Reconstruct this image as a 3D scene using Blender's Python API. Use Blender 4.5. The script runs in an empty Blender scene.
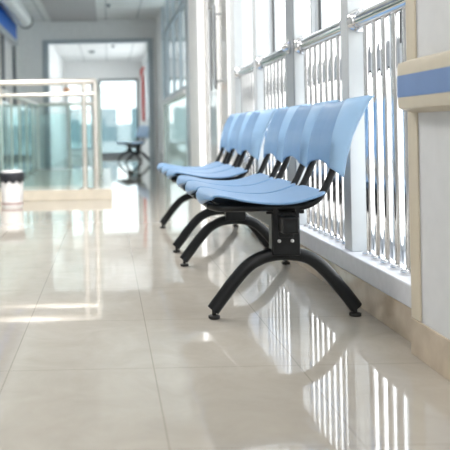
import bpy, bmesh, math
from mathutils import Vector, Matrix
PI = math.pi
S = bpy.context.scene
COL = S.collection

# ---------------------------------------------------------------- camera
FPX, CX, CY, H = 770.0, 108.0, 131.5, 0.70
cd = bpy.data.cameras.new('camera'); cam = bpy.data.objects.new('camera', cd); COL.objects.link(cam)
cd.sensor_width = 36.0; cd.lens = FPX / 450 * 36
cd.shift_x = (225 - CX) / 450; cd.shift_y = -(225 - CY) / 450
cam.location = (0, 0, H); cam.rotation_euler = (PI / 2, math.radians(1.1), 0)
cd.dof.use_dof = True; cd.dof.focus_distance = 2.85; cd.dof.aperture_fstop = 3.4
cd.clip_start = 0.05
S.camera = cam
# ---------------------------------------------------------------- world, light, exposure
W = bpy.data.worlds.new('world'); S.world = W; W.use_nodes = True
nt = W.node_tree; nt.nodes.clear()
out = nt.nodes.new('ShaderNodeOutputWorld'); bg = nt.nodes.new('ShaderNodeBackground')
tc = nt.nodes.new('ShaderNodeTexCoord'); sep = nt.nodes.new('ShaderNodeSeparateXYZ'); rmp = nt.nodes.new('ShaderNodeValToRGB')
mr = nt.nodes.new('ShaderNodeMapRange'); mr.inputs[1].default_value = -1; mr.inputs[2].default_value = 1
nt.links.new(tc.outputs['Generated'], sep.inputs[0]); nt.links.new(sep.outputs['Z'], mr.inputs[0])
nt.links.new(mr.outputs[0], rmp.inputs[0]); nt.links.new(rmp.outputs[0], bg.inputs[0]); nt.links.new(bg.outputs[0], out.inputs[0])
rmp.color_ramp.elements[0].position = 0.30; rmp.color_ramp.elements[0].color = (0.88, 0.82, 0.75, 1)
rmp.color_ramp.elements[1].position = 0.75; rmp.color_ramp.elements[1].color = (0.90, 0.95, 1.0, 1)
e = rmp.color_ramp.elements.new(0.52); e.color = (1.0, 0.99, 0.97, 1)
bg.inputs[1].default_value = 5.2
S.view_settings.view_transform = 'Standard'; S.view_settings.look = 'None'
S.view_settings.exposure = 0.52; S.view_settings.gamma = 1.0; S.view_settings.use_curve_mapping = False
LAMP_W = 42.0

# ---------------------------------------------------------------- materials
def mat(name, col, rough=0.5, metal=0.0, spec=0.5, noise=None, bump=0.0, coat=0.0, trans=None):
    m = bpy.data.materials.new(name); m.use_nodes = True
    n = m.node_tree; b = n.nodes['Principled BSDF']
    b.inputs['Base Color'].default_value = (*col, 1); b.inputs['Roughness'].default_value = rough
    b.inputs['Metallic'].default_value = metal; b.inputs['Specular IOR Level'].default_value = spec
    b.inputs['Coat Weight'].default_value = coat
    t = n.nodes.new('ShaderNodeTexCoord'); x = n.nodes.new('ShaderNodeTexNoise')
    n.links.new(t.outputs['Object'], x.inputs['Vector'])
    sc, amt = noise if noise else (14.0, 0.03)
    x.inputs['Scale'].default_value = sc; x.inputs['Detail'].default_value = 5
    r = n.nodes.new('ShaderNodeValToRGB'); n.links.new(x.outputs['Fac'], r.inputs[0])
    r.color_ramp.elements[0].position = 0.3; r.color_ramp.elements[1].position = 0.7
    r.color_ramp.elements[0].color = (*[max(0, c * (1 - amt)) for c in col], 1)
    r.color_ramp.elements[1].color = (*[min(1, c * (1 + amt)) for c in col], 1)
    n.links.new(r.outputs[0], b.inputs['Base Color'])
    if bump:
        bp = n.nodes.new('ShaderNodeBump'); bp.inputs['Strength'].default_value = bump; bp.inputs['Distance'].default_value = 0.002
        x2 = n.nodes.new('ShaderNodeTexNoise'); x2.inputs['Scale'].default_value = 260
        n.links.new(t.outputs['Object'], x2.inputs['Vector'])
        n.links.new(x2.outputs['Fac'], bp.inputs['Height']); n.links.new(bp.outputs[0], b.inputs['Normal'])
    if trans:   # some light passes through thin plastic
        tl = n.nodes.new('ShaderNodeBsdfTranslucent'); tl.inputs[0].default_value = (*trans[0], 1)
        mx = n.nodes.new('ShaderNodeMixShader'); mx.inputs[0].default_value = trans[1]
        n.links.new(b.outputs[0], mx.inputs[1]); n.links.new(tl.outputs[0], mx.inputs[2])
        n.links.new(mx.outputs[0], n.nodes['Material Output'].inputs[0])
    return m

def glass(name, tint, refl=0.9, frost=0.0):
    m = bpy.data.materials.new(name); m.use_nodes = True; n = m.node_tree; n.nodes.clear()
    o = n.nodes.new('ShaderNodeOutputMaterial'); tr = n.nodes.new('ShaderNodeBsdfTransparent'); tr.inputs[0].default_value = (*tint, 1)
    gl = n.nodes.new('ShaderNodeBsdfGlossy'); gl.inputs['Roughness'].default_value = 0.02; gl.inputs[0].default_value = (refl, refl, refl, 1)
    lw = n.nodes.new('ShaderNodeLayerWeight'); lw.inputs[0].default_value = 0.5
    pw = n.nodes.new('ShaderNodeMath'); pw.operation = 'POWER'; pw.inputs[1].default_value = 5; n.links.new(lw.outputs['Facing'], pw.inputs[0])
    fr = n.nodes.new('ShaderNodeMath'); fr.operation = 'MULTIPLY_ADD'; fr.inputs[1].default_value = 0.9; fr.inputs[2].default_value = 0.035; n.links.new(pw.outputs[0], fr.inputs[0])
    mx = n.nodes.new('ShaderNodeMixShader'); n.links.new(fr.outputs[0], mx.inputs[0])
    src = tr
    if frost:
        d = n.nodes.new('ShaderNodeBsdfDiffuse'); d.inputs[0].default_value = (*tint, 1)
        d2 = n.nodes.new('ShaderNodeBsdfTranslucent'); d2.inputs[0].default_value = (*tint, 1)
        ma = n.nodes.new('ShaderNodeMixShader'); n.links.new(d.outputs[0], ma.inputs[1]); n.links.new(d2.outputs[0], ma.inputs[2])
        mb = n.nodes.new('ShaderNodeMixShader'); mb.inputs[0].default_value = frost
        n.links.new(tr.outputs[0], mb.inputs[1]); n.links.new(ma.outputs[0], mb.inputs[2]); src = mb
    n.links.new(src.outputs[0], mx.inputs[1]); n.links.new(gl.outputs[0], mx.inputs[2]); n.links.new(mx.outputs[0], o.inputs[0])
    return m

def floor_mat():
    m = bpy.data.materials.new('polished_beige_tile'); m.use_nodes = True; n = m.node_tree; b = n.nodes['Principled BSDF']
    N = lambda k: n.nodes.new(k)
    L = n.links.new
    t = N('ShaderNodeTexCoord'); s = N('ShaderNodeSeparateXYZ'); L(t.outputs['Object'], s.inputs[0])
    def line(axis, off, size, w):
        a = N('ShaderNodeMath'); a.operation = 'ADD'; a.inputs[1].default_value = off; L(s.outputs[axis], a.inputs[0])
        d = N('ShaderNodeMath'); d.operation = 'DIVIDE'; d.inputs[1].default_value = size; L(a.outputs[0], d.inputs[0])
        f = N('ShaderNodeMath'); f.operation = 'FRACT'; L(d.outputs[0], f.inputs[0])
        g = N('ShaderNodeMath'); g.operation = 'SUBTRACT'; g.inputs[1].default_value = 0.5; L(f.outputs[0], g.inputs[0])
        h = N('ShaderNodeMath'); h.operation = 'ABSOLUTE'; L(g.outputs[0], h.inputs[0])
        k = N('ShaderNodeMath'); k.operation = 'GREATER_THAN'; k.inputs[1].default_value = 0.5 - w / size / 2; L(h.outputs[0], k.inputs[0])
        return k
    lx = line('X', 0.305, 0.427, 0.0028); ly = line('Y', -2.27 + 5.8, 0.58, 0.0028)
    mx = N('ShaderNodeMath'); mx.operation = 'MAXIMUM'; L(lx.outputs[0], mx.inputs[0]); L(ly.outputs[0], mx.inputs[1])
    no = N('ShaderNodeTexNoise'); no.inputs['Scale'].default_value = 5; no.inputs['Detail'].default_value = 8; no.inputs['Roughness'].default_value = 0.7; no.inputs['Distortion'].default_value = 0.8
    L(t.outputs['Object'], no.inputs['Vector'])
    r = N('ShaderNodeValToRGB'); L(no.outputs['Fac'], r.inputs[0])
    r.color_ramp.elements[0].position = 0.3; r.color_ramp.elements[0].color = (0.41, 0.375, 0.325, 1)
    r.color_ramp.elements[1].position = 0.7; r.color_ramp.elements[1].color = (0.48, 0.445, 0.39, 1)
    mc = N('ShaderNodeMixRGB'); L(mx.outputs[0], mc.inputs[0]); L(r.outputs[0], mc.inputs[1]); mc.inputs[2].default_value = (0.31, 0.28, 0.24, 1)
    L(mc.outputs[0], b.inputs['Base Color'])
    b.inputs['Roughness'].default_value = 0.035; b.inputs['IOR'].default_value = 1.85; b.inputs['Specular IOR Level'].default_value = 0.5
    return m

def ceil_mat(name, base, size, w, linecol):
    m = bpy.data.materials.new(name); m.use_nodes = True; n = m.node_tree; b = n.nodes['Principled BSDF']
    t = n.nodes.new('ShaderNodeTexCoord'); k = n.nodes.new('ShaderNodeTexBrick'); n.links.new(t.outputs['Object'], k.inputs['Vector'])
    k.offset = 0; k.inputs['Scale'].default_value = 1; k.inputs['Brick Width'].default_value = size; k.inputs['Row Height'].default_value = size
    k.inputs['Mortar Size'].default_value = w; k.inputs['Color1'].default_value = (*base, 1); k.inputs['Color2'].default_value = (*[c * .97 for c in base], 1)
    k.inputs['Mortar'].default_value = (*linecol, 1); n.links.new(k.outputs['Color'], b.inputs['Base Color']); b.inputs['Roughness'].default_value = 0.9
    return m

M = dict(
    floor=floor_mat(),
    marble=mat('beige_marble', (0.52, 0.43, 0.33), 0.08, noise=(9, 0.16), coat=0.3),
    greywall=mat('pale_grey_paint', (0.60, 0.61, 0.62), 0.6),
    curb=mat('cream_stone', (0.66, 0.60, 0.50), 0.2, noise=(9, 0.08)),
    roomwall=mat('dull_wall_paint', (0.45, 0.47, 0.48), 0.6),
    leftwall=mat('light_cut_wall_grey', (0.38, 0.39, 0.39), 0.6),  # unseen near left wall, darkened to hold back light from that side
    wall=mat('white_paint', (0.90, 0.90, 0.90), 0.6),
    sill=mat('white_sill_stone', (0.60, 0.61, 0.645), 0.3, noise=(30, 0.05)),
    trim=mat('beige_plastic_trim', (0.56, 0.50, 0.39), 0.45, bump=0.1),
    guardblue=mat('blue_vinyl', (0.135, 0.23, 0.45), 0.45, bump=0.1),
    column=mat('light_grey_aluminium', (0.44, 0.46, 0.47), 0.45),
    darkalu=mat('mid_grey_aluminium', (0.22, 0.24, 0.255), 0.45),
    framegrey=mat('grey_window_frame', (0.50, 0.53, 0.56), 0.35, metal=0.25),
    doorframe=mat('blue_grey_frame', (0.40, 0.46, 0.50), 0.4, metal=0.2),
    gasket=mat('black_gasket', (0.02, 0.022, 0.025), 0.6),
    steel=mat('polished_stainless_steel', (0.72, 0.72, 0.73), 0.10, metal=1.0),
    satin=mat('satin_stainless_steel', (0.80, 0.77, 0.72), 0.32, metal=0.9),
    plastic=mat('blue_plastic', (0.155, 0.28, 0.465), 0.33, spec=0.42, bump=0.25, trans=((0.48, 0.68, 0.94), 0.05)),
    litplastic=mat('lit_thin_blue_plastic', (0.26, 0.39, 0.54), 0.33, spec=0.42, trans=((0.68, 0.82, 0.94), 0.45)),  # flange copy of the plastic: window glow put into paler, more translucent colour
    black=mat('black_powder_coat', (0.008, 0.009, 0.010), 0.34, bump=0.15, spec=0.25),
    rubber=mat('black_rubber', (0.015, 0.015, 0.015), 0.7),
    screw=mat('zinc_screw', (0.75, 0.75, 0.75), 0.3, metal=0.8),
    ceil=ceil_mat('ceiling_tiles', (0.90, 0.90, 0.90), 0.6, 0.012, (0.52, 0.53, 0.54)),
    plaster=mat('grey_plaster', (0.56, 0.54, 0.55), 0.8),
    blue=mat('bright_blue_panel', (0.0, 0.16, 0.68), 0.4),
    tube=mat('white_enamel', (0.85, 0.85, 0.86), 0.4),
    bin=mat('white_bin_plastic', (0.85, 0.84, 0.85), 0.4), binband=mat('brown_band', (0.45, 0.33, 0.32), 0.6),
    liner=mat('black_bin_liner', (0.02, 0.022, 0.03), 0.3),
    red=mat('red_pipe_paint', (0.60, 0.03, 0.02), 0.4), orange=mat('orange_plastic', (0.8, 0.35, 0.12), 0.5),
    building=mat('grey_green_facade', (0.42, 0.48, 0.48), 0.8), bglass=mat('teal_facade_glass', (0.16, 0.24, 0.26), 0.3),
    street=mat('pale_paving', (0.75, 0.74, 0.72), 0.8),
    clear=glass('clear_glass', (0.98, 0.985, 0.98)), teal=glass('teal_glass', (0.87, 0.95, 0.95)),
    frost=glass('frosted_green_glass', (0.56, 0.63, 0.605), frost=0.97),
    doorglass=glass('milky_door_glass', (0.36, 0.355, 0.34), frost=0.9),
    solar=glass('solar_glass', (0.50, 0.54, 0.55)), fill_lamp=None)
lm = bpy.data.materials.new('fill_diffuser'); lm.use_nodes = True
lm.node_tree.nodes['Principled BSDF'].inputs['Emission Color'].default_value = (1, 0.98, 0.95, 1)
lm.node_tree.nodes['Principled BSDF'].inputs['Emission Strength'].default_value = 1.0; M['fill_lamp'] = lm

# ---------------------------------------------------------------- helpers
def link(name, bm, m, parent=None, smooth=False):
    me = bpy.data.meshes.new(name); bm.normal_update(); bm.to_mesh(me); bm.free()
    for mm in (m if isinstance(m, (list, tuple)) else [m]): me.materials.append(mm)
    if smooth:
        me.polygons.foreach_set('use_smooth', [True] * len(me.polygons)); me.update()
        try: me.set_sharp_from_angle(angle=math.radians(40))
        except Exception: pass
    o = bpy.data.objects.new(name, me); COL.objects.link(o)
    if parent: o.parent = parent
    return o

def box(bm, x0, x1, y0, y1, z0, z1, bev=0.0, seg=2, mi=0):
    nv = len(bm.verts); vs = [bm.verts.new((x, y, z)) for x in (x0, x1) for y in (y0, y1) for z in (z0, z1)]
    F = [(0, 1, 3, 2), (4, 6, 7, 5), (0, 4, 5, 1), (2, 3, 7, 6), (0, 2, 6, 4), (1, 5, 7, 3)]
    fs = [bm.faces.new([vs[i] for i in f]) for f in F]
    for f in fs: f.material_index = mi
    if bev:
        es = list({e for f in fs for e in f.edges})
        bmesh.ops.bevel(bm, geom=es, offset=bev, segments=seg, profile=0.5, affect='EDGES')
    return bm

def BOX(*a, **k):
    bm = bmesh.new(); return box(bm, *a, **k)

def tube(bm, pts, r, n=16, cap=True, flat=1.0, r_fn=None, up0=None):
    """round sweep along pts"""
    P = [Vector(p) for p in pts]; rings = []
    T = []
    for i in range(len(P)):
        a = P[max(0, i - 1)]; b = P[min(len(P) - 1, i + 1)]; T.append((b - a).normalized())
    u = Vector(up0) if up0 else (Vector((0, 0, 1)) if abs(T[0].z) < 0.9 else Vector((0, 1, 0)))
    u = (u - T[0] * u.dot(T[0])).normalized()
    for i in range(len(P)):
        u = (u - T[i] * u.dot(T[i])).normalized(); v = T[i].cross(u)
        rr = r_fn(i / (len(P) - 1)) if r_fn else r
        rings.append([bm.verts.new(P[i] + u * (math.cos(2 * PI * k / n) * rr) + v * (math.sin(2 * PI * k / n) * rr * flat)) for k in range(n)])
    for a, b in zip(rings, rings[1:]):
        for k in range(n): bm.faces.new([a[k], a[(k + 1) % n], b[(k + 1) % n], b[k]])
    if cap:
        bm.faces.new(list(reversed(rings[0]))); bm.faces.new(rings[-1])
    return bm

def lathe(bm, prof, c=(0, 0, 0), axis='Z', n=24, mi=0):
    rings = []
    for r, h in prof:
        ring = []
        for k in range(n):
            a = 2 * PI * k / n; x, y = math.cos(a) * r, math.sin(a) * r
            p = (x, y, h) if axis == 'Z' else ((x, h, y) if axis == 'Y' else (h, x, y))
            ring.append(bm.verts.new((c[0] + p[0], c[1] + p[1], c[2] + p[2])))
        rings.append(ring)
    for a, b in zip(rings, rings[1:]):
        for k in range(n):
            f = bm.faces.new([a[k], a[(k + 1) % n], b[(k + 1) % n], b[k]]); f.material_index = mi
    bm.faces.new(list(reversed(rings[0]))).material_index = mi; bm.faces.new(rings[-1]).material_index = mi
    bmesh.ops.recalc_face_normals(bm, faces=bm.faces)
    return bm

def smooth_pts(P, k=3):
    """Catmull-Rom"""
    P = [Vector(p) for p in P]; out = []
    Q = [2 * P[0] - P[1]] + P + [2 * P[-1] - P[-2]]
    for i in range(1, len(Q) - 2):
        for j in range(k):
            t = j / k; a, b, c, d = Q[i - 1:i + 3]
            out.append(0.5 * ((2 * b) + (-a + c) * t + (2 * a - 5 * b + 4 * c - d) * t * t + (-a + 3 * b - 3 * c + d) * t ** 3))
    out.append(P[-1]); return out

def empty(name, loc, label, cat, group=None, kind=None):
    o = bpy.data.objects.new(name, None); COL.objects.link(o); o.location = loc; o.empty_display_size = 0.1
    return tag(o, label, cat, group, kind)
def tag(o, label=None, cat=None, group=None, kind=None):
    if label: o['label'] = label
    if cat: o['category'] = cat
    if group: o['group'] = group
    if kind: o['kind'] = kind
    return o
def struct(name, bm, m, label=None, cat=None, smooth=False, parent=None):
    o = link(name, bm, m, parent, smooth)
    if not parent:
        o['kind'] = 'structure'
        if label: o['label'] = label; o['category'] = cat or name.split('_')[0]
    return o
def sempty(name, label, cat):
    o = bpy.data.objects.new(name, None); COL.objects.link(o); o['kind'] = 'structure'; o['label'] = label; o['category'] = cat; return o
def copy_tree(o, parent=None):
    c = o.copy(); COL.objects.link(c); c.parent = parent
    for ch in list(o.children): copy_tree(ch, c)
    return c

# ---------------------------------------------------------------- shell
CZ, YB, YF = 2.88, 15.0, 21.0          # ceiling height, end of corridor, far wall
XW = 0.927                              # near right wall
XL = -1.70
YN = -3.0
WX = 1.2                                # window plane
struct('floor', BOX(-2.9, 1.4, YN, YF + .1, -0.2, 0), M['floor'], 'glossy beige tiled corridor floor reflecting the chairs and windows', 'floor')
struct('ceiling', BOX(-2.9, 1.4, YN, YB, CZ, CZ + .1), M['ceil'], 'white tiled corridor ceiling with thin grey grid', 'ceiling')
struct('ceiling_far', BOX(-2.4, 1.4, YB + .12, YF + .1, 2.62, 2.72), M['ceil'], 'lower tiled ceiling of the far room behind the grey frame', 'ceiling')
struct('trim_1', BOX(-1.05, -0.17, 9.2, 14.9, CZ - .035, CZ), M['plaster'], 'flat grey plaster panel of the ceiling before the frame', 'ceiling panel')
# near right wall
YC = 2.36
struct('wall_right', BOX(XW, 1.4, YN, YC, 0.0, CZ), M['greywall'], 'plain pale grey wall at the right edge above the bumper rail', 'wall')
bm = bmesh.new()
for a in ((XL - .1, -.9, 0, CZ), (.8, 1.4, 0, CZ), (-.9, .8, 0, 1.0), (-.9, .8, 2.2, CZ)): box(bm, a[0], a[1], YN - .1, YN, a[2], a[3])  # rear opening added behind the camera to let light onto camera-facing sides
struct('wall_rear', bm, M['wall'])
struct('baseboard_right', BOX(XW - .008, XW, YN, YC + .008, 0, .112, bev=.002), M['marble'], 'beige marble baseboard below the right wall', 'baseboard')
# corner guard
bm = bmesh.new(); box(bm, XW - .006, XW, YC - .062, YC + .006, .113, CZ, bev=.002); box(bm, XW, XW + .05, YC, YC + .006, .191, CZ)
struct('trim_2', bm, M['trim'], 'beige vertical corner guard at the end of the right wall', 'corner guard')
# bay wall under the sill
struct('wall_bay', BOX(.972, 1.4, YC, 6.1, 0, .113), M['wall'])
struct('baseboard_bay', BOX(.964, .972, YC + .008, 6.1, 0, .112, bev=.002), M['marble'], 'beige marble baseboard under the white window ledge', 'baseboard')
struct('trim_3', BOX(.958, 1.4, YC, 6.1, .113, .19, bev=.006), M['sill'], 'long white stone window ledge carrying the steel balusters', 'window ledge')
# mullion columns in front of the glazing
cols = [(3.14, 3.235, 'bright grey column beside the nearest chair back', 0), (4.04, 4.22, 'wide grey column with a small steel knob facing the corridor', 1),
        (5.08, 5.17, 'slim grey column between the two rear railings', 0), (5.93, 6.12, 'white column beside the glass double door', 0)]
for i, (y0, y1, lab, dk) in enumerate(cols):
    bm = BOX(.985, 1.055, y0, y1, .19, CZ, bev=.003)
    struct('trim_%d' % (4 + i), bm, M['column'], lab, 'column')
struct('trim_14', BOX(.981, .985, 4.045, 4.215, .19, CZ), M['darkalu'], 'shade on the corridor face of the wide column, painted as a dark grey strip', 'trim')  # dark sheet that paints the shade on the unlit column side
# glazing behind
wn = 0
def glazing(y0, y1, z0, ztr, z1, x=WX, w=.045, label='', dark=False, gl='clear'):
    global wn; wn += 1
    t = sempty('window_%d' % wn, label, 'window')
    bm = bmesh.new()
    box(bm, x, x + .06, y0, y0 + w, z0, z1, bev=.003); box(bm, x, x + .06, y1 - w, y1, z0, z1, bev=.003)
    box(bm, x, x + .06, y0 + w, y1 - w, z0, z0 + .06, bev=.003); box(bm, x, x + .06, y0 + w, y1 - w, z1 - .06, z1, bev=.003)
    if ztr: box(bm, x - .005, x + .06, y0 + w, y1 - w, ztr - .035, ztr + .035, bev=.003)
    link('window_frame', bm, M['framegrey'], t)
    # darker opening sash above the transom
    if ztr:
        bm = bmesh.new(); a, b, c, d = y0 + w, y1 - w, ztr + .035, z1 - .06
        box(bm, x + .01, x + .05, a, a + .035, c, d); box(bm, x + .01, x + .05, b - .035, b, c, d)
        box(bm, x + .01, x + .05, a + .035, b - .035, c, c + .035); box(bm, x + .01, x + .05, a + .035, b - .035, d - .035, d)
        link('sash', bm, M['column'], t)
        bm = bmesh.new(); box(bm, x + .008, x + .022, a + .035, a + .05, c + .035, d - .035); box(bm, x + .008, x + .022, b - .05, b - .035, c + .035, d - .035)
        box(bm, x + .008, x + .02, a, b, ztr - .047, ztr - .036)
        link('gasket', bm, M['gasket'], t)
    link('glass_pane', BOX(x + .028, x + .034, y0 + w, y1 - w, z0 + .06, z1 - .06), M[gl], t)
    return t
glazing(2.36, 3.25, .19, .97, 2.8, label='window behind the nearest steel railing')
glazing(3.25, 4.46, .19, .97, 2.8, label='window behind the second steel railing')
glazing(4.46, 5.67, .19, .97, 2.8, label='window behind the third steel railing')
glazing(5.67, 6.12, .19, .97, 2.8, label='narrow window end beside the glass double door')
struct('trim_9', BOX(1.2, 1.4, YC, 6.12, 2.8, CZ), M['wall'])
# glass double door and right side beyond
struct('wall_door_side', BOX(.975, 1.3, 6.12, 6.22, 0, CZ), M['wall'])
dr = sempty('door_1', 'bright glazed double door with two long steel pull handles', 'door')
for k, (a, b) in enumerate(((6.22, 7.0), (7.0, 8.0))):
    bm = bmesh.new(); w = .06
    box(bm, 1.0, 1.05, a, a + w, 0.005, 2.5, bev=.004); box(bm, 1.0, 1.05, b - w, b, 0.005, 2.5, bev=.004)
    box(bm, 1.0, 1.05, a + w, b - w, 0.005, .12); box(bm, 1.0, 1.05, a + w, b - w, 2.42, 2.5)
    lf = link('door_leaf', bm, M['wall'], dr); link('glass_pane', BOX(1.02, 1.028, a + w, b - w, .12, 2.42), M['doorglass'], dr)
for y in (6.68, 6.95):
    bm = tube(bmesh.new(), [(.94, y, 1.05), (.94, y, 1.78)], .013)
    for z in (1.12, 1.70): tube(bm, [(.94, y, z), (1.0, y, z)], .008)
    link('door_handle', bm, M['darkalu'], dr, True)
struct('trim_8', BOX(1.0, 1.3, 6.22, 8.1, 2.5, CZ), M['wall'])
bm = bmesh.new(); box(bm, .965, 1.3, 8.1, 9.05, 0, CZ); struct('wall_pier', bm, M['wall'], 'white pier between double door and green window', 'wall')
struct('trim_10', BOX(.955, .99, 9.05, 9.35, 0, CZ, bev=.005), M['doorframe'], 'blue grey vertical post left of the green glass panel', 'trim')
# far right window wall
struct('wall_far_right', BOX(.975, 1.3, 13.6, YB, 0, CZ), M['wall'])
t = sempty('window_5', 'row of tall windows over frosted green panel, right of grey frame', 'window')
wn = 5
link('lower_panel', BOX(1.0, 1.012, 9.35, 13.6, .02, 1.14), M['frost'], t)
link('window_ledge', BOX(.93, 1.05, 9.35, 13.6, 1.14, 1.2, bev=.005), M['wall'], t)
for k in range(4):
    a = 9.35 + k * 1.0625; b = a + 1.0625
    bm = bmesh.new(); box(bm, .98, 1.03, a, a + .05, 1.2, CZ); box(bm, .98, 1.03, b - .05, b, 1.2, CZ); box(bm, .98, 1.03, a + .05, b - .05, 1.2, 1.26)
    box(bm, .98, 1.03, a + .05, b - .05, 2.3, 2.36)
    f = link('window_frame', bm, M['doorframe'], t)
    link('glass_pane', BOX(1.0, 1.006, a + .05, b - .05, 1.26, CZ), M['solar'], f)
# back wall with the framed opening
bm = bmesh.new()
box(bm, -2.9, -1.24, YB, YB + .12, 0, CZ); box(bm, .905, 1.4, YB, YB + .12, 0, CZ); box(bm, -1.24, .905, YB, YB + .12, 2.5, CZ)
struct('wall_back', bm, M['wall'], 'white wall around the wide grey framed opening', 'wall')
bm = bmesh.new(); box(bm, -1.24, -1.13, YB - .03, YB + .15, 0, 2.5, bev=.005); box(bm, .80, .905, YB - .03, YB + .15, 0, 2.5, bev=.005); box(bm, -1.13, .80, YB - .03, YB + .15, 2.43, 2.5, bev=.005)
struct('door_2', bm, M['doorframe'], 'blue grey frame of the wide opening into the far room', 'door frame')
# far room
struct('wall_far_room_left', BOX(-1.30, -1.18, YB + .15, YF, 0, 2.62), M['wall'])
bm = bmesh.new()
for a in ((YB + .15, 15.5, 0, 2.62), (19.6, YF, 0, 2.62), (15.5, 19.6, 0, .9), (15.5, 19.6, 2.45, 2.62)): box(bm, .975, 1.1, *a)
struct('wall_far_room_right', bm, M['wall'])
t = sempty('window_20', 'added long side window lighting the far room above the distant blue bench', 'window')  # side window added to bring light into the far room
bm = bmesh.new()
for a in ((15.5, 15.56, .9, 2.45), (19.54, 19.6, .9, 2.45), (17.5, 17.56, .9, 2.45), (15.56, 17.5, .9, .96), (17.56, 19.54, .9, .96), (15.56, 17.5, 2.39, 2.45), (17.56, 19.54, 2.39, 2.45)): box(bm, 1.0, 1.06, *a)
link('window_frame', bm, M['framegrey'], t); link('glass_pane', BOX(1.03, 1.036, 15.56, 19.54, .96, 2.39), glass('pale_glass', (0.8, 0.82, 0.82)), t)
bm = bmesh.new(); box(bm, -1.3, 1.1, YF, YF + .12, 2.14, 2.62); box(bm, -.42, -.24, YF, YF + .12, 0, 2.14); box(bm, -1.3, -1.12, YF, YF + .12, 0, 2.14)
box(bm, .86, 1.1, YF, YF + .12, 0, 2.14); box(bm, -1.12, -.42, YF, YF + .12, 0, .2)
struct('wall_far_end', bm, M['wall'], 'pale wall at the very end of the far room', 'wall')
t = sempty('window_6', 'tall glazed door with grey frame at the far end', 'window'); wn = 6
bm = bmesh.new(); y = YF + .02
for a in ((-.24, -.17, 0, 2.14), (.79, .86, 0, 2.14), (-.17, .79, 2.07, 2.14), (-.17, .79, 0, .12)): box(bm, a[0], a[1], y, y + .06, a[2], a[3])
link('window_frame', bm, M['darkalu'], t); link('glass_pane', BOX(-.17, .79, y + .03, y + .036, .12, 2.07), M['solar'], t)
t = sempty('window_7', 'small paned window left of the tall glazed door', 'window'); wn = 7
bm = bmesh.new()
for a in ((-1.12, -1.07, .2, 2.14), (-.47, -.42, .2, 2.14), (-1.07, -.47, .2, .26), (-1.07, -.47, 2.08, 2.14), (-.79, -.75, .26, 2.08), (-1.07, -.79, 1.66, 1.70), (-.75, -.47, 1.66, 1.70), (-1.07, -.79, 1.24, 1.28), (-.75, -.47, 1.24, 1.28)): box(bm, a[0], a[1], y, y + .06, a[2], a[3])
link('window_frame', bm, M['framegrey'], t); link('glass_pane', BOX(-1.07, -.47, y + .03, y + .036, .26, 2.08), M['solar'], t)
# left wall : posts, windows, fascia
struct('wall_left', BOX(XL - .1, XL, 14.55, YB, 0, CZ), M['wall'], 'white wall end at the back left beside the frame', 'wall')
bm = bmesh.new(); box(bm, XL - .1, XL, YN, 14.55, 2.74, CZ); box(bm, XL - .1, XL, YN, 14.55, 0, .12)
struct('wall_left_lintel', bm, M['wall'])
struct('wall_left_room', BOX(-2.9, -2.8, 3, 14.6, 0, CZ), M['roomwall'])
struct('wall_left_room_end', BOX(-2.8, XL - .1, 3, 3.1, 0, CZ), M['leftwall'])
struct('wall_left_near', BOX(XL - .1, XL, YN, 3.25, .12, 2.74), M['leftwall'])  # unseen near wall, kept dark so less light comes from the left
struct('trim_11', BOX(XL - .04, XL + .04, 6.0, 14.45, 2.33, 2.43, bev=.01), M['framegrey'], 'pale grey rail under the blue panel, upper left', 'trim')
struct('trim_12', BOX(XL - .03, XL + .02, 6.0, 14.45, 2.43, 2.74), M['blue'], 'bright blue panel band below the white roller housing', 'panel')
for k in range(7):
    a = 14.45 - (k + 1) * 1.6; b = a + 1.6; wn += 1
    t = sempty('window_%d' % wn, 'grey framed left side window, %s' % ('nearest the back wall' if k == 0 else 'number %d counted forward from the back wall' % (k + 1)), 'window')
    bm = bmesh.new(); top = 2.33 if a > 5 else 2.74
    box(bm, XL - .06, XL, a, a + .06, .12, top); box(bm, XL - .06, XL, b - .06, b, .12, top); box(bm, XL - .06, XL, a + .06, b - .06, .12, .2); box(bm, XL - .06, XL, a + .06, b - .06, 1.1, 1.16)
    link('window_frame', bm, M['darkalu'], t); link('glass_pane', BOX(XL - .03, XL - .024, a + .06, b - .06, .2, top), M['clear'], t)
# near window band is plain (out of frame) ; outside world
gr = struct('ground', BOX(-60, 60, -30, 90, -4.2, -4.0), M['street'], 'pale paving outside far below the windows', 'ground')

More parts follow.
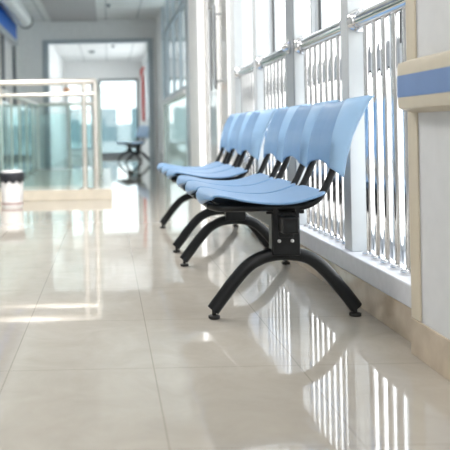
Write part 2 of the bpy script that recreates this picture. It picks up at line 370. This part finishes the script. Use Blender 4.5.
# ---------------------------------------------------------------- bench
def make_bench(label):
    """origin : floor under first leg; rows run along +Y"""
    t = empty('beam_bench', (0, 2.85, 0), label, 'bench', 'blue seat beam benches along the windows')
    P = lambda y: y - 2.85
    ctr, pitch, legs = 3.405, 0.44, (2.85, 3.96)
    Z = 0.352; XM = 0.645
    bm = BOX(XM - .03, XM + .03, P(2.74), P(4.07), Z - .03, Z + .03, bev=.006); link('beam', bm, M['black'], t)
    for ly in legs:
        y = P(ly)
        # arched oval leg
        arc = [(.376, .032), (.415, .083), (.455, .135), (.50, .185), (.54, .213), (.585, .230), (.645, .236), (.71, .228), (.755, .207), (.80, .166), (.845, .112), (.880, .068), (.906, .032)]
        pts = smooth_pts([(x, y, z) for x, z in arc], 4)
        lg = link('leg', tube(bmesh.new(), pts, .0250, 18, flat=.9), M['black'], t, True)
        for fx in (.380, .902):
            f = link('foot', lathe(bmesh.new(), [(.008, .035), (.008, .014), (.017, .013), (.0215, .011), (.0215, .003), (.018, 0.0)][::-1], (fx, y, 0)), M['rubber'], lg, True)
        bm = BOX(XM - .052, XM + .052, y - .03, y + .03, .232, .395, bev=.006)
        box(bm, XM - .028, XM + .028, y - .034, y - .028, .30, .385, bev=.002)   # raised pressed panel
        box(bm, XM - .07, XM + .07, y - .025, y + .025, .385, .405, bev=.004)
        br = link('bracket', bm, M['black'], t)
        for dx in (-.026, .022):
            b = link('bolt', lathe(bmesh.new(), [(.0065, 0), (.0065, -.004), (.004, -.007)], (XM + dx, y - .03, .287), 'Y', 14), M['screw'], br, True)
            b['label'] = 'small bright bolt'
    prof = [(.350, .414), (.340, .430), (.346, .450), (.362, .463), (.39, .466), (.43, .459), (.49, .446), (.56, .4365), (.62, .434), (.67, .438), (.71, .447), (.75, .460), (.778, .470), (.786, .468)]
    pz = smooth_pts([(x, 0, z) for x, z in prof], 3)
    for k in (-1, 0, 1):
        yc = P(ctr + k * pitch)
        # seat shell
        bm = bmesh.new(); nu = 26; rows = []
        n = len(pz)
        for i, p in enumerate(pz):
            s = i / (n - 1); row = []
            hw = .208
            e1 = max(0, 1 - s / .25); e2 = max(0, (s - .80) / .20)
            hw *= (1 - .22 * e1 ** 3) * (1 - .30 * e2 ** 2.4)
            for j in range(nu + 1):
                u = 2 * j / nu - 1
                z = p.z - .003 * abs(u) ** 4 + max(0, .450 - p.z) * abs(u) ** 1.6 * (1 if s < .2 else 0)
                x = p.x + (.034 * abs(u) ** 2.2 * (1 - s / .3) if s < .3 else 0)
                row.append(bm.verts.new((x, yc + u * hw, z)))
            rows.append(row)
        for a, b in zip(rows, rows[1:]):
            for j in range(nu): bm.faces.new([a[j], b[j], b[j + 1], a[j + 1]])
        o = link('seat', bm, M['plastic'], t, True)
        md = o.modifiers.new('thick', 'SOLIDIFY'); md.thickness = .0065; md.offset = -1
        # back shell
        bm = bmesh.new(); nu, nv = 48, 26; grid = []
        bx = [(0, .803), (.25, .808), (.5, .820), (.7, .838), (.85, .856), (.94, .868), (1, .882)]
        def X0(v):
            for (a, xa), (b, xb) in zip(bx, bx[1:]):
                if v <= b: return xa + (xb - xa) * (v - a) / (b - a)
            return bx[-1][1]
        for i in range(nv + 1):
            v = i / nv; row = []
            for j in range(nu + 1):
                t_ = 2 * j / nu - 1; at = abs(t_); uf = .77 - .17 * v ** 1.5
                au = at / .75 * uf if at <= .75 else uf + (at - .75) / .25 * (1 - uf); u = math.copysign(au, t_)
                zb = .576 - .020 * min(1, au / .78) ** 1.6 - (.030 * ((au - .78) / .22) ** 1.0 if au > .78 else 0) - .008 * math.exp(-((au - .70) / .10) ** 2)
                zt = .797 + .020 * au ** 2.2 - (.006 * ((au - .9) / .1) ** 2 if au > .9 else 0)
                vv = v
                z = zb + (zt - zb) * v
                fl = max(0, (au - uf) / (1 - uf))
                y = u * .208
                x = X0(vv) + (.036 + .038 * v) * fl ** 1.15 + .004 * (1 - au)
                row.append(bm.verts.new((x, yc + y, z - .006 * fl * (1 - v))))
            grid.append(row)
        for i_, (a, b) in enumerate(zip(grid, grid[1:])):
            for j in range(nu):
                f = bm.faces.new([a[j], a[j + 1], b[j + 1], b[j]]); f.material_index = int(abs((2 * j + 1) / nu - 1) > .75)
        o = link('backrest', bm, (M['plastic'], M['litplastic']), t, True)
        o.data.set_sharp_from_angle(angle=math.radians(22))
        md = o.modifiers.new('thick', 'SOLIDIFY'); md.thickness = .0045; md.offset = 1
        # tube frame : one bent tube at each side and two cross bars
        for s in (-1, 1):
            yy = yc + s * .152
            pts = smooth_pts([(.375, yc + s * .10, .414), (.40, yc + s * .145, .412), (.44, yy, .411), (.56, yy, .410), (.68, yy, .412), (.725, yy, .418), (.760, yy, .438), (.787, yy, .474), (.807, yy, .515), (.826, yy, .56), (.838, yy, .61), (.846, yy, .64)], 4)
            link('seat_frame', tube(bmesh.new(), pts, .0135, 12), M['black'], t, True)
        bm = tube(bmesh.new(), [(.375, yc - .10, .414), (.375, yc + .10, .414)], .0135, 12)
        box(bm, XM - .05, XM - .03, yc - .165, yc + .165, .392, .410); box(bm, XM + .03, XM + .05, yc - .165, yc + .165, .392, .410)
        box(bm, XM - .05, XM + .05, yc - .05, yc + .05, .380, .396)
        box(bm, .40, .735, yc - .15, yc + .15, .418, .428, bev=.003)
        link('cross_bar', bm, M['black'], t)
    return t
b1 = make_bench('light blue three seat black framed bench, nearest to the camera')
b2 = copy_tree(b1); b2.location.y += 1.56; b2['label'] = 'light blue three seat bench directly behind the nearest bench, left of the railings'
b3 = copy_tree(b1); b3.location = (.0, 16.35, 0); b3.rotation_euler.z = math.radians(8); b3['label'] = 'small blue bench far away in the room behind the grey frame'
del b3['group']

# ---------------------------------------------------------------- bay railings
RX, RZ = 1.03, 1.132
def make_railing(y0, y1, ys, label):
    t = empty('window_railing', (RX, y0, .19), label, 'railing', 'stainless steel window railings on the white ledge')
    L = lambda x, y, z: (x - RX, y - y0, z - .19)
    link('handrail', tube(bmesh.new(), [L(RX, y0 + .004, RZ), L(RX, y1 - .004, RZ)], .033, 28), M['steel'], t, True)
    for yy, s in ((y0, 1), (y1, -1)):
        link('wall_flange', lathe(bmesh.new(), [(.049, 0), (.049, .006 * s), (.044, .012 * s), (.038, .016 * s), (.036, .03 * s)], L(RX, yy, RZ), 'Y', 28), M['steel'], t, True)
    for y in ys:
        b = link('baluster', tube(bmesh.new(), [L(RX, y, .19), L(RX, y, RZ)], .0145, 16), M['steel'], t, True)
        link('base_flange', lathe(bmesh.new(), [(.033, 0.0005), (.033, .009), (.026, .014), (.016, .016), (.0145, .022)], L(RX, y, .19), 'Z', 24), M['steel'], b, True)
    return t
make_railing(2.37, 3.14, [3.045 - .1 * i for i in range(7)], 'nearest stainless railing, between the corner guard and the bright column')
make_railing(3.235, 4.04, [3.315 + .093 * i for i in range(8)], 'stainless railing behind the nearest bench, second from the corner guard')
make_railing(4.22, 5.08, [4.30 + .1 * i for i in range(8)], 'stainless railing beside the rear bench, third from the corner guard')
make_railing(5.17, 5.93, [5.25 + .1 * i for i in range(7)], 'smallest stainless railing, next to the glass double door')
o = link('door_stop', lathe(bmesh.new(), [(.04, 0), (.04, -.008), (.028, -.014), (.024, -.03), (.012, -.042)], (.981, 4.13, 1.135), 'X', 24), M['steel'], None, True)
tag(o, 'round steel knob on the corridor face of the wide column', 'knob')

# ---------------------------------------------------------------- bumper rail on the right wall
t = empty('bumper_rail', (XW, 0, .82), 'beige wall bumper rail with a blue stripe on the right wall', 'bumper rail')
Y1 = 2.335
prof = []
hh = .082
for k in range(15):
    a = PI * k / 14
    z = hh * math.cos(a); x = -.042 * min(1, (math.sin(a) ** .55)) if 0 < k < 14 else 0
    prof.append((x, z))
def rail_strip(z0, z1, m, nm, dx=0):
    def fx(z): return -.050 * (max(0, 1 - abs(z / hh) ** 9)) ** .4
    zs = [z0 + (z1 - z0) * i / 12 for i in range(13)]
    bm = bmesh.new(); rows = []
    endr = [(0, 0.0), (.35, .012), (.75, .02), (1, .035)]
    ys = [YN + .05, Y1 - .012, Y1 - .004, Y1, Y1]
    sc = [1, 1, .97, .88, .0]
    for y, s in zip(ys, sc):
        rows.append([bm.verts.new((fx(z) * s + (dx if s > 0 else 0), y, z)) for z in zs])
    for a, b in zip(rows, rows[1:]):
        for i in range(12): bm.faces.new([a[i], b[i], b[i + 1], a[i + 1]])
    return link(nm, bm, m, t, True)
a = rail_strip(-hh, hh, M['trim'], 'rail_body')
b = rail_strip(-.035, .030, M['guardblue'], 'blue_stripe', -.0012); b['label'] = 'blue stripe'

# ---------------------------------------------------------------- stairwell balustrade on its curb
XA, XB, YA, YZ = -3.0, .03, 8.0, 12.35
XB2 = -.13; XL2 = -1.13
o = struct('trim_13', BOX(-1.66, XB, YA - .06, YZ + .1, 0, .107, bev=.004), M['curb'], 'raised beige stone curb under the glass balustrade', 'curb')
t = empty('glass_balustrade', (XB2, YA, .107), 'steel balustrade with teal glass panels standing on the beige curb', 'balustrade')
L = lambda p: (p[0] - XB2, p[1] - YA, p[2] - .107)
def tb(nm, pts, r, m='satin'): return link(nm, tube(bmesh.new(), [L(p) for p in pts], r, 16), M[m], t, True)
tb('top_rail', [(-1.64, YA, 1.225), (XB2 - .05, YA, 1.225), (XB2 - .015, YA + .015, 1.225), (XB2, YA + .06, 1.225), (XB2, YZ, 1.225)], .034)
tb('middle_rail', [(-1.64, YA, 1.095), (XB2 - .13, YA, 1.095), (XB2, YA, 1.095)], .022)
tb('middle_rail', [(XB2, YA, 1.095), (XB2, YZ, 1.095)], .022)
tb('top_rail', [(XL2, YA + .1, 1.15), (XL2, YZ, 1.15), (XB2, YZ, 1.15)], .03)
posts = [(-.245, YA), (XB2, YA), (XB2, 9.4), (XB2, 10.9), (XB2, YZ), (XL2, YZ), (-.62, YZ)] + [(XL2, 8.15 + k * .84) for k in range(5)]
for x, y in posts:
    p = tb('post', [(x, y, .107), (x, y, 1.15 if x < -.5 else 1.21)], .026 if x > -.5 else .022)
    link('base_flange', lathe(bmesh.new(), [(.055, 0), (.055, .01), (.03, .02)], L((x, y, .107))), M['satin'], p, True)
def gp(x0, x1, y0, y1, z1=1.0): link('glass_panel', BOX(x0 - XB2, x1 - XB2, y0 - YA, y1 - YA, .04, z1 - .107), M['teal'], t)
gp(-1.64, -.28, YA - .006, YA + .006)
for a_, b_ in ((8.1, 9.35), (9.45, 10.85), (10.95, 12.3)): gp(XB2 - .006, XB2 + .006, a_, b_)
for k in range(5):
    a_ = 8.19 + k * .84; gp(XL2 - .006, XL2 + .006, a_, min(a_ + .76, YZ - .04), 1.05)
gp(XL2 + .04, -.66, YZ - .006, YZ + .006); gp(-.58, XB2 - .05, YZ - .006, YZ + .006)

# ---------------------------------------------------------------- bin
t = empty('waste_bin', (-.93, 7.4, 0), 'round white waste bin with black liner before the balustrade', 'bin')
link('bin_body', lathe(bmesh.new(), [(.096, 0), (.100, .004), (.110, .30), (.110, .302), (.104, .302), (.094, .02)], n=32), M['bin'], t, True)
link('base_band', lathe(bmesh.new(), [(.0985, .004), (.1035, .040), (.1035, .042), (.098, .042)], n=32), M['binband'], t, True)['label'] = 'brownish band at the foot'  # browner ring round the foot of the bin
bm = bmesh.new(); n = 48; rings = []
for r, z, wv in ((.104, .325, 0), (.114, .326, .002), (.120, .31, .004), (.120, .27, .006), (.115, .235, .012)):
    rings.append([bm.verts.new(((r + .002 * math.sin(k * 2.3)) * math.cos(2 * PI * k / n), (r + .002 * math.sin(k * 2.3)) * math.sin(2 * PI * k / n), z + wv * math.sin(k * 1.3))) for k in range(n)])
for a, b in zip(rings, rings[1:]):
    for k in range(n): bm.faces.new([a[k], a[(k + 1) % n], b[(k + 1) % n], b[k]])
link('bin_liner', bm, M['liner'], t, True)
link('bin_lid', lathe(bmesh.new(), [(.103, .320), (.103, .334), (.09, .342), (.03, .347)], n=32), M['bin'], t, True)

# ---------------------------------------------------------------- roller housing top left
t = empty('roller_housing', (-1.46, 14.0, 2.73), 'long white round roller housing under the ceiling, upper left', 'roller housing')
link('housing_tube', lathe(bmesh.new(), [(.13, -8), (.13, -.14)], axis='Y', n=32), M['tube'], t, True)
link('end_cap', lathe(bmesh.new(), [(.136, -.14), (.136, .0), (.06, .03)], axis='Y', n=32), M['gasket'], t, True)['label'] = 'black end cap'

# ---------------------------------------------------------------- far room things
t = empty('fire_pipe', (.93, 20.0, 0), 'red fire pipe running down the far room right wall', 'pipe')
link('pipe', tube(bmesh.new(), smooth_pts([(0.03, 0, 2.35), (-.03, 0, 2.25), (-.02, 0, 2.15), (0, 0, 2.0), (0, 0, 1.5), (0, 0, 1.0), (0, 0, .95)], 3), .035, 12), M['red'], t, True)
link('valve_box', BOX(-.07, .045, -.06, .06, .82, .96, bev=.01), M['tube'], t)
o = link('wall_box', BOX(-1.36 + .02, -1.06, 0, .10, 1.82, 1.90, bev=.01), M['orange'])
o.data.transform(Matrix.Translation((-.0, YB + 5.9, 0))); tag(o, 'small orange box high on the far left window', 'box')
o.data.transform(Matrix.Translation((.07, -.01, 0)))
def spr(name, x, y, z, label, m='tube', r=.05):
    o = link(name, lathe(bmesh.new(), [(r, 0), (r, -.015), (r * .6, -.04), (r * .25, -.06)], (x, y, z), n=20), M[m], None, True); tag(o, label, 'ceiling fixture')
spr('sprinkler', .05, 13.2, CZ, 'small grey sprinkler on the corridor ceiling before the frame', 'darkalu', .04)
spr('ceiling_speaker', -.35, 18.3, 2.62, 'round grey fixture on the far room ceiling', 'darkalu', .09)
spr('smoke_detector', .15, 17.2, 2.62, 'small round detector on the far room ceiling, right of the grey fixture', 'darkalu', .04)

# ---------------------------------------------------------------- neighbouring building outside
def building(x, y, w, d, h, label, nx, nz):
    t = empty('building', (x, y, -4), label, 'building')
    link('facade', BOX(0, w, 0, d, 0, h), M['building'], t)
    for i in range(nx):
        for k in range(nz):
            a = .8 + i * (w - .8) / nx
            f = link('window', BOX(a, a + (w - .8) / nx * .6, -.05, 0, 1.2 + k * 3, 2.9 + k * 3), M['bglass'], t)
building(-9, 40, 14, 8, 5.1, 'grey green low building outside beyond the far glazed door', 7, 2)

# ---------------------------------------------------------------- added fill panels, unseen overhead, brightening the forward part of the corridor
proto = None
for i, (y, cz, lp, lx) in enumerate(((-1.2, CZ, .6, .55), (1.2, CZ, .15, -.9), (4.2, CZ, .85, -.9), (6.2, CZ, 1.7, -.5))):
    k_ = 3.0 if cz < CZ else 1.0
    t = empty('fill_panel', (lx, y, cz), 'added wide fill light panel just inside the far room' if cz < CZ else 'added rectangular fill light panel, unseen above the corridor', 'fill light', None if cz < CZ else 'added corridor fill light panels')
    bm = bmesh.new()
    for a in ((-.3, -.28, -.6, .6), (.28, .3, -.6, .6), (-.28, .28, -.6, -.58), (-.28, .28, .58, .6)): box(bm, a[0] * k_, a[1] * k_, a[2], a[3], -.03, 0)
    link('fill_frame', bm, M['tube'], t); link('diffuser', BOX(-.28 * k_, .28 * k_, -.58, .58, -.022, -.005), M['fill_lamp'], t)
    ld = bpy.data.lights.new('fill_lamp', 'AREA'); ld.shape = 'RECTANGLE'; ld.size = .55 * k_; ld.size_y = 1.15; ld.energy = LAMP_W * lp; ld.color = (1, .97, .93)
    lo = bpy.data.objects.new('fill_lamp', ld); COL.objects.link(lo); lo.parent = t; lo.location = (0, 0, -.05)
